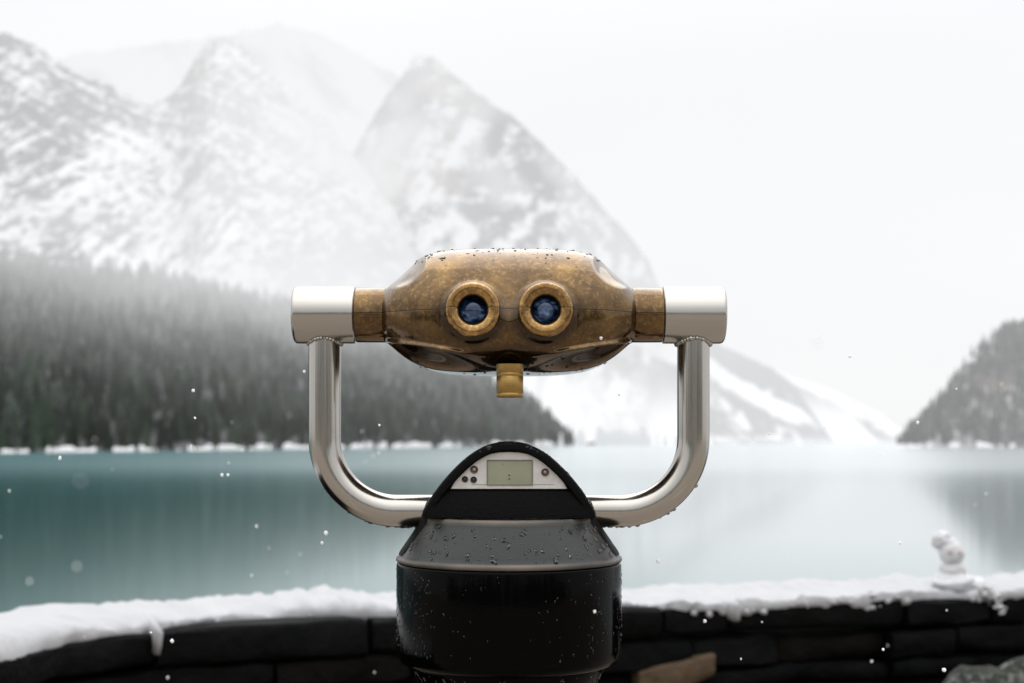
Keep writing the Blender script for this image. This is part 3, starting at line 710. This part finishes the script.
def s_at(pxx): return np.interp(pxx, (512+F*path[:, 0]/path[:, 1])[60:], cl[60:])
WT, WD = .838, .37
def stone(A, s0, s1, z0, z1, off0, off1, tilt=0.0, rough=.006, seed=0, m=0, ns=None):
    ns = ns or max(6, int((s1-s0)/.04)); nz_ = 6; no = 5; b = .012
    sv = np.linspace(0, 1, ns); ring = []
    # profile ring around the stone section (off, z), swept along s
    zz = [0, .12, .5, .88, 1]; prf = [(0+.12, 0), (0.03, .1), (0, .3), (0, .6), (0.02, .9), (.1, 1.0), (.5, 1.0), (1, 1), (1, 0), (.5, 0)]
    V = []
    for i, q in enumerate(sv):
        e = 1-.10*(max(0, .08-q)/.08+max(0, q-.92)/.08)
        for a_, b_ in prf:
            zc = .5+(b_-.5)*e; oc = a_*(off1-off0) if a_ > .2 else a_*.12
            V.append((s0+(s1-s0)*q, off0+oc+(1-e)*.05, z0+(z1-z0)*zc+tilt*(q-.5)))
    V = np.array(V); nn = (fbm(P3(V[:, 0]*14, V[:, 1]*14, V[:, 2]*22)+seed, 4, seed)-.5)
    W_ = wp(V[:, 0], V[:, 1]+nn*rough*5, V[:, 2]+(fbm(P3(V[:, 0]*9, V[:, 1]*9, V[:, 2]*9)+seed*3, 3, seed+9)-.5)*rough*3)
    k = len(prf); f = grid_faces(ns, k, wv=True).tolist(); f.append(list(range(k))[::-1]); f.append([(ns-1)*k+i for i in range(k)])
    A.add(W_, f, m)
def mat_stone(name, ca, cb, lich=0.0):
    m = M(name); c = m.coord(); n = m.noise(7, 6, .65, c); n2 = m.noise(45, 5, .7, c)
    b = m.mix(m.ramp(n, [(.35, 0.0), (.7, 1.0)]), ca, cb)
    if lich: b = m.mix(m.ramp(n2, [(.5, 0.0), (.66, lich)]), b, (.30, .31, .28))
    return m.finish(m.pbsdf(Base_Color=b, Roughness=.62, Specular_IOR_Level=.06, Normal=m.bump(m.math('ADD', n, m.math('MULTIPLY', n2, .4)), .03, .7)))
ms = [mat_stone('wet_black_slate', (.0010, .0014, .0013), (.0045, .0050, .0048)), mat_stone('dark_brown_slate', (.0018, .0016, .0014), (.0065, .0056, .0047)), mat_stone('tan_slate', (.05, .034, .022), (.13, .09, .06)), mat_stone('grey_lichen_stone', (.018, .021, .019), (.05, .053, .047), .55)]
wall = empty('stone_wall', tuple(path[200].tolist())+(0,)); tag(wall, 'curved dry stone wall of dark wet slate with snow along its top', 'stone wall')
wloc = np.array([path[200][0], path[200][1], 0])
A = Acc(); joints = sorted([.15, .9, 1.6] + [float(s_at(q)) for q in (-60, 154, 370, 663, 730, 905, 990, 1120)]+[LEN-.9, LEN-.1]); JO = joints
for i in range(len(joints)-1):
    stone(A, joints[i]+.007, joints[i+1]-.007, WT-.078+rng.uniform(-.008, .008), WT+rng.uniform(-.008, .004), -.012+rng.uniform(-.008, .008), WD, rng.uniform(-.008, .008), .005, i, 0)
cop = A.build('coping', None, wall, mats=ms); cop.data.set_sharp_from_angle(angle=R(40))
for v_ in cop.data.vertices: v_.co = v_.co-__import__('mathutils').Vector(wloc)
outward(cop)
A = Acc(); z = WT-.084; row = 0
while z > 0:
    h = rng.uniform(.032, .075); s = .1+rng.uniform(0, .2); z0 = max(z-h, -.02)
    while s < LEN-.2:
        l = rng.uniform(.16, .78); mi = rng.choice([0, 0, 0, 1, 1]); 
        stone(A, s+.006, min(s+l, LEN-.1)-.006, z0+.004+rng.uniform(-.004, .006), z-rng.uniform(0, .006), rng.uniform(-.018, .022), WD-.02, rng.uniform(-.014, .014), .006, row*40+int(s*7), int(mi))
        s += l
    z = z0; row += 1
# one tan stone, pushed a little forward, at its own place in the second course
st = float(s_at(636)); stone(A, st, st+.20, WT-.20, WT-.135, -.034, .1, .045, .006, 999, 2)
msn = A.build('masonry', None, wall, mats=ms); msn.data.set_sharp_from_angle(angle=R(40))
for v_ in msn.data.vertices: v_.co = v_.co-__import__('mathutils').Vector(wloc)
outward(msn)
# lichen covered boulder before the wall
def blob(c, r, seed, amp=.25, nu_=48, nv_=32, fr=2.2, oct_=4):
    th = np.linspace(0, 2*np.pi, nu_, endpoint=False); ph = np.linspace(-np.pi/2, np.pi/2, nv_); TH, PH = np.meshgrid(th, ph, indexing='ij')
    n_ = np.stack([np.cos(PH)*np.cos(TH), np.cos(PH)*np.sin(TH), np.sin(PH)], -1)
    q = 1+amp*(fbm(n_*fr+seed, oct_, seed)-.5)*2
    v = n_*q[..., None]*np.asarray(r)+np.asarray(c); return v.reshape(-1, 3), grid_faces(nu_, nv_, wu=True).tolist()
bl = np.array(W(1010, 690, 3.45)); v, f = blob((0, 0, 0), (.36, .16, bl[2]+.10), 12, .16, 72, 48, 1.6)
k = .30*np.clip(v[:, 0], -.35, .3); v[:, 2] = np.clip(v[:, 2], -.5, 9)
v[:, 2] += k*np.clip(v[:, 2]/.5, 0, 1)
A = Acc(); A.add(v, f); o = A.build('boulder', ms[3]); o.location = (bl[0], bl[1], 0); outward(o)
v_ = np.array([q.co for q in o.data.vertices]); v_[:, 2] = np.maximum(v_[:, 2], -.02); o.data.vertices.foreach_set('co', v_.astype(np.float32).ravel()); o.data.update()
tag(o, 'grey lichen speckled boulder in front of the wall at the lower right corner', 'boulder')

# snow on the wall ------------------------------------------------------------
def mat_snow(name='fresh_snow', ca=(.335, .34, .355), cb=(.43, .43, .44), bd=.005):
    m = M(name); c = m.coord(); n = m.noise(60, 6, .7, c); n2 = m.noise(9, 3, .5, c)
    b = m.mix(n2, ca, cb)
    return m.finish(m.pbsdf(Base_Color=b, Roughness=.7, Specular_IOR_Level=.2, Subsurface_Weight=.0, Normal=m.bump(n, bd, .5)))
MB['snow'] = mat_snow(); MB['packed'] = mat_snow('packed_snow', (.50, .505, .52), (.58, .58, .59), .004); m = M('snowflake')
MB['flake'] = m.finish(m.n('ShaderNodeMixShader', {0: .5, 1: m.n('ShaderNodeBsdfDiffuse', {'Color': (.95, .95, .96)}), 2: m.n('ShaderNodeBsdfTranslucent', {'Color': (.97, .97, .98)})}))
ns = 1500; sv = np.linspace(.2, LEN-.15, ns)
pxs = np.interp(sv, cl, 512+F*path[:, 0]/path[:, 1])
prf = [(.030, -.030), (-.005, -.030), (-.022, -.012), (-.026, .010), (-.012, .55), (.03, .88), (.08, 1.0), (.14, 1.03), (.20, 1.0), (.26, 1.02), (.32, .95), (.36, .75), (.392, .35), (.398, 0.0), (.37, -.02)]
th = .030+.026*(fbm(P3(sv*1.6, 0, 0), 3, 301)-.35)+.022*np.exp(-((pxs+10)/60)**2)+.012*np.exp(-((pxs-360)/35)**2)-.012*sst(420, 700, pxs)
front_in = .015+.05*sst(.45, .7, fbm(P3(sv*2.4, 7, 0), 3, 310))*sst(120, 200, pxs)   # where snow stops short of the edge
front_in += .07*np.exp(-((pxs-275)/75)**2)
drip = np.zeros(ns)
for c_, w_, d_ in ((154, 2.2, .014), (730, 1.5, .012)): drip += d_*np.exp(-np.abs((pxs-c_)/(w_*1.9))**9)*(.75+.5*fbm(P3(pxs/1.5, c_, 0), 2, 5))
V = []
for j, (o_, z_) in enumerate(prf):
    nz1 = fbm(P3(sv*11, j*.55, 3), 4, 320)-.5; nz2 = fbm(P3(sv*9, j*.5, 9), 4, 333)-.5
    off = o_+nz2*.03+(front_in if j <= 6 else front_in*max(0, (9-j)/3) if j < 9 else 0)
    nz1 = nz1+.55*(fbm(P3(sv*42, j*.9, 4), 4, 377)-.5); nz2 = nz2+.6*(fbm(P3(sv*40, j*.9, 5), 4, 378)-.5)
    zz = WT+(z_*th if z_ > .1 else z_*1.0+nz1*.02)+nz1*.032*(1 if z_ > .4 else .3)
    if j in (1, 2, 3): zz = zz-drip*(1.0 if j < 3 else .6); off = off-(drip > .008)*.018-np.minimum(drip, .03)*.5-(front_in*(drip > .008))
    V.append(wp(sv, off, zz))
V = np.stack(V, 1)
# left bend: the snow slumps over the edge
sl = np.exp(-((pxs+30)/75)**2)
V[:, 1, 2] -= .03*sl; V[:, 2, 2] -= .022*sl; V[:, 3, 2] -= .01*sl
A = Acc(); A.add(V.reshape(-1, 3), grid_faces(ns, len(prf)).tolist())
for i in range(240):      # crumbs along the broken front edge, on the top and on the ledges of the face
    k = int(rng.integers(40, ns-40)); q = rng.random()
    if -200 < pxs[k] < 130: continue
    if q < .80: c_ = V[k, 2]+np.array([0, -.004, rng.uniform(-.008, .014)]); r = rng.uniform(.003, .010)
    else: c_ = V[k, int(rng.integers(2, 6))]+np.array([0, 0, -.004]); r = rng.uniform(.004, .012)
    v, f = blob(c_, np.array([1.3, 1, .8])*r*rng.uniform(.7, 1.3, 3), i, .35, 10, 7, 2.5, 2); A.add(v, f)
o = A.build('wall_snow', MB['snow'])
tag(o, 'thick white snow lying along the top of the dark stone wall', 'snow', kind='stuff'); outward(o)

# small snow creature on the wall -----------------------------------------------
fs = float(s_at(950)); fb = wp(fs, .10, WT+.03)
fig = empty('snow_figure', tuple(fb)); tag(fig, 'tiny snowman with two pink eyes sitting on the snowy wall', 'snowman')
K = fb[1]/F
def fp(pxx, pyy, dy=0.0): return np.array([(pxx-512)*K-fb[0], dy, CZ+(HZ-pyy)*K-fb[2]])
A = Acc()
v, f = blob(fp(954, 583), (.058, .055, .032), 3, .22, 40, 28); A.add(v, f)
v, f = blob(fp(952.5, 570), (.034, .032, .028), 8, .16, 36, 24); A.add(v, f)
v, f = blob(fp(968, 584), (.05, .04, .022), 31, .25, 30, 20); A.add(v, f)
A.build('body', MB['packed'], fig)
hc = fp(951.5, 553, -.004); v, f = blob(hc, (.034, .030, .034), 5, .12, 40, 28); A = Acc(); A.add(v, f); hd = A.build('head', MB['packed'], fig)
v, f = blob(fp(942.5, 541, .006), (.027, .024, .026), 15, .3, 36, 24); A = Acc(); A.add(v, f); v, f = blob(fp(948.5, 545, .004), (.027, .026, .022), 19, .2, 30, 20); A.add(v, f); A.build('snow_cap', MB['packed'], fig)
pk = mat_plain('pink_berry', (.40, .26, .245), .5)
for ex_ in (946.8, 956.2):
    v, f = blob(fp(ex_, 551.8, -.031), (.0046, .004, .0058), 2, .08, 16, 12); A = Acc(); A.add(v, f); A.build('eye', pk, hd)
# streak of snow sliding from the figure down the wall face
A = Acc()
pts = [(978, 588, -.01), (983, 591, -.02), (988, 597, -.02), (994, 604, -.02), (998, 610, -.018)]
for i, (a_, b_, dy) in enumerate(pts):
    for k in range(11):
        s = float(s_at(a_+rng.uniform(-5, 5))); q = wp(s, dy+.0, 0); D_ = q[1]
        c_ = np.array([q[0], D_, CZ+(HZ-b_-rng.uniform(-4, 4))/F*D_])
        v, f = blob(c_, np.array([.009, .007, .0075])*(1.2-i*.15)*rng.uniform(.4, 1.1), i*7+k, .3, 16, 12); A.add(v, f)
o = A.build('snow_streak', MB['packed']); tag(o, 'small streak of snow slid down the wall beside the tiny snowman', 'snow', kind='stuff')

# falling snow ------------------------------------------------------------------
A = Acc(); spots = [(195, 418, 1.2), (228, 475, 1.15), (222, 475, 1.5), (322, 543, 1.25), (326, 533, 1.25), (60, 458, 1.3), (705, 621, 1.4), (741, 659, 1.35), (762, 622, 1.5), (944, 670, 1.3), (172, 641, 1.4), (658, 561, 1.3)]
for i in range(62): spots.append((rng.uniform(-60, 1084), rng.uniform(330, 690), rng.uniform(.75, 5.0)))
for i in range(7): spots.append((float(rng.choice([rng.uniform(0, 260), rng.uniform(760, 1024)])), rng.uniform(300, 690), rng.uniform(.35, .7)))
for i, (a_, b_, D_) in enumerate(spots):
    r = rng.uniform(.0006, .0014)*(1.3 if i < 12 else (.5 if D_ < .7 else 1+.25*(D_-1)))
    v, f = blob(W(a_, b_, D_), np.array([1, 1, 1.1])*r*rng.uniform(.8, 1.2, 3), i, .5, 10, 7); A.add(v, f)
o = A.build('falling_snow', MB['flake']); outward(o); tag(o, 'scattered white snowflakes falling through the air', 'snow', kind='stuff')

# ------------------------------------------------------------------ sky, sun, camera
SUN_EL, SUN_AZ = 58.0, 4.0      # azimuth clockwise from +Y
w = bpy.data.worlds.new('World'); scene.world = w; w.use_nodes = True; t = w.node_tree; t.nodes.clear()
out = t.nodes.new('ShaderNodeOutputWorld'); bg = t.nodes.new('ShaderNodeBackground'); sky = t.nodes.new('ShaderNodeTexSky')
sky.sky_type = 'NISHITA'; sky.sun_disc = False; sky.sun_elevation = R(SUN_EL); sky.sun_rotation = R(SUN_AZ); sky.altitude = 1700; sky.air_density = 1; sky.dust_density = 3
tc = t.nodes.new('ShaderNodeTexCoord'); mp = t.nodes.new('ShaderNodeMapping'); mp.inputs['Scale'].default_value = (1.2, 1.2, 3.0)
nz = t.nodes.new('ShaderNodeTexNoise'); nz.inputs['Scale'].default_value = 1.6; nz.inputs['Detail'].default_value = 3
t.links.new(tc.outputs['Generated'], mp.inputs['Vector']); t.links.new(mp.outputs[0], nz.inputs['Vector'])
rp_ = t.nodes.new('ShaderNodeValToRGB'); rp_.color_ramp.elements[0].position = .3; rp_.color_ramp.elements[1].position = .7
rp_.color_ramp.elements[0].color = (.94, .945, .955, 1); rp_.color_ramp.elements[1].color = (1.0, 1.0, 1.0, 1)
t.links.new(nz.outputs['Fac'], rp_.inputs['Fac'])
sc_ = t.nodes.new('ShaderNodeVectorMath'); sc_.operation = 'SCALE'; sx_ = t.nodes.new('ShaderNodeSeparateXYZ'); t.links.new(tc.outputs['Generated'], sx_.inputs[0]); mr_ = t.nodes.new('ShaderNodeMapRange'); mr_.interpolation_type = 'SMOOTHSTEP'; mr_.inputs['From Min'].default_value = .22; mr_.inputs['From Max'].default_value = 1.0; mr_.inputs['To Min'].default_value = 10.0; mr_.inputs['To Max'].default_value = 27.0; t.links.new(sx_.outputs[2], mr_.inputs['Value']); t.links.new(mr_.outputs[0], sc_.inputs['Scale']); t.links.new(rp_.outputs[0], sc_.inputs[0])
mx = t.nodes.new('ShaderNodeMix'); mx.data_type = 'RGBA'; mx.inputs[0].default_value = .95
t.links.new(sky.outputs[0], mx.inputs[6]); t.links.new(sc_.outputs[0], mx.inputs[7]); t.links.new(mx.outputs[2], bg.inputs['Color'])
bg.inputs['Strength'].default_value = .1; t.links.new(bg.outputs[0], out.inputs['Surface'])
sl_ = bpy.data.lights.new('Sun', 'SUN'); sl_.energy = 1.1; sl_.angle = R(65); sl_.color = (1, .97, .93)
so = bpy.data.objects.new('Sun', sl_); col.objects.link(so)
import mathutils
dv = mathutils.Vector((math.sin(R(SUN_AZ))*math.cos(R(SUN_EL)), math.cos(R(SUN_AZ))*math.cos(R(SUN_EL)), math.sin(R(SUN_EL))))
so.rotation_euler = dv.to_track_quat('Z', 'Y').to_euler(); so.location = (0, 0, 20)
cam = bpy.data.cameras.new('Camera'); co = bpy.data.objects.new('Camera', cam); col.objects.link(co)
co.location = (0, 0, CZ); co.rotation_euler = (R(90), 0, 0); cam.lens = 50; cam.sensor_width = 36; cam.shift_y = (HZ-341.5)/1024
cam.clip_start = .05; cam.clip_end = 20000
cam.dof.use_dof = True; cam.dof.focus_distance = 1.225; cam.dof.aperture_fstop = 8.0; cam.dof.aperture_blades = 0
scene.camera = co
scene.view_settings.view_transform = 'Standard'; scene.view_settings.look = 'None'; scene.view_settings.exposure = 0; scene.view_settings.gamma = 1
scene.cycles.use_denoising = True
scene.cycles.max_bounces = 8
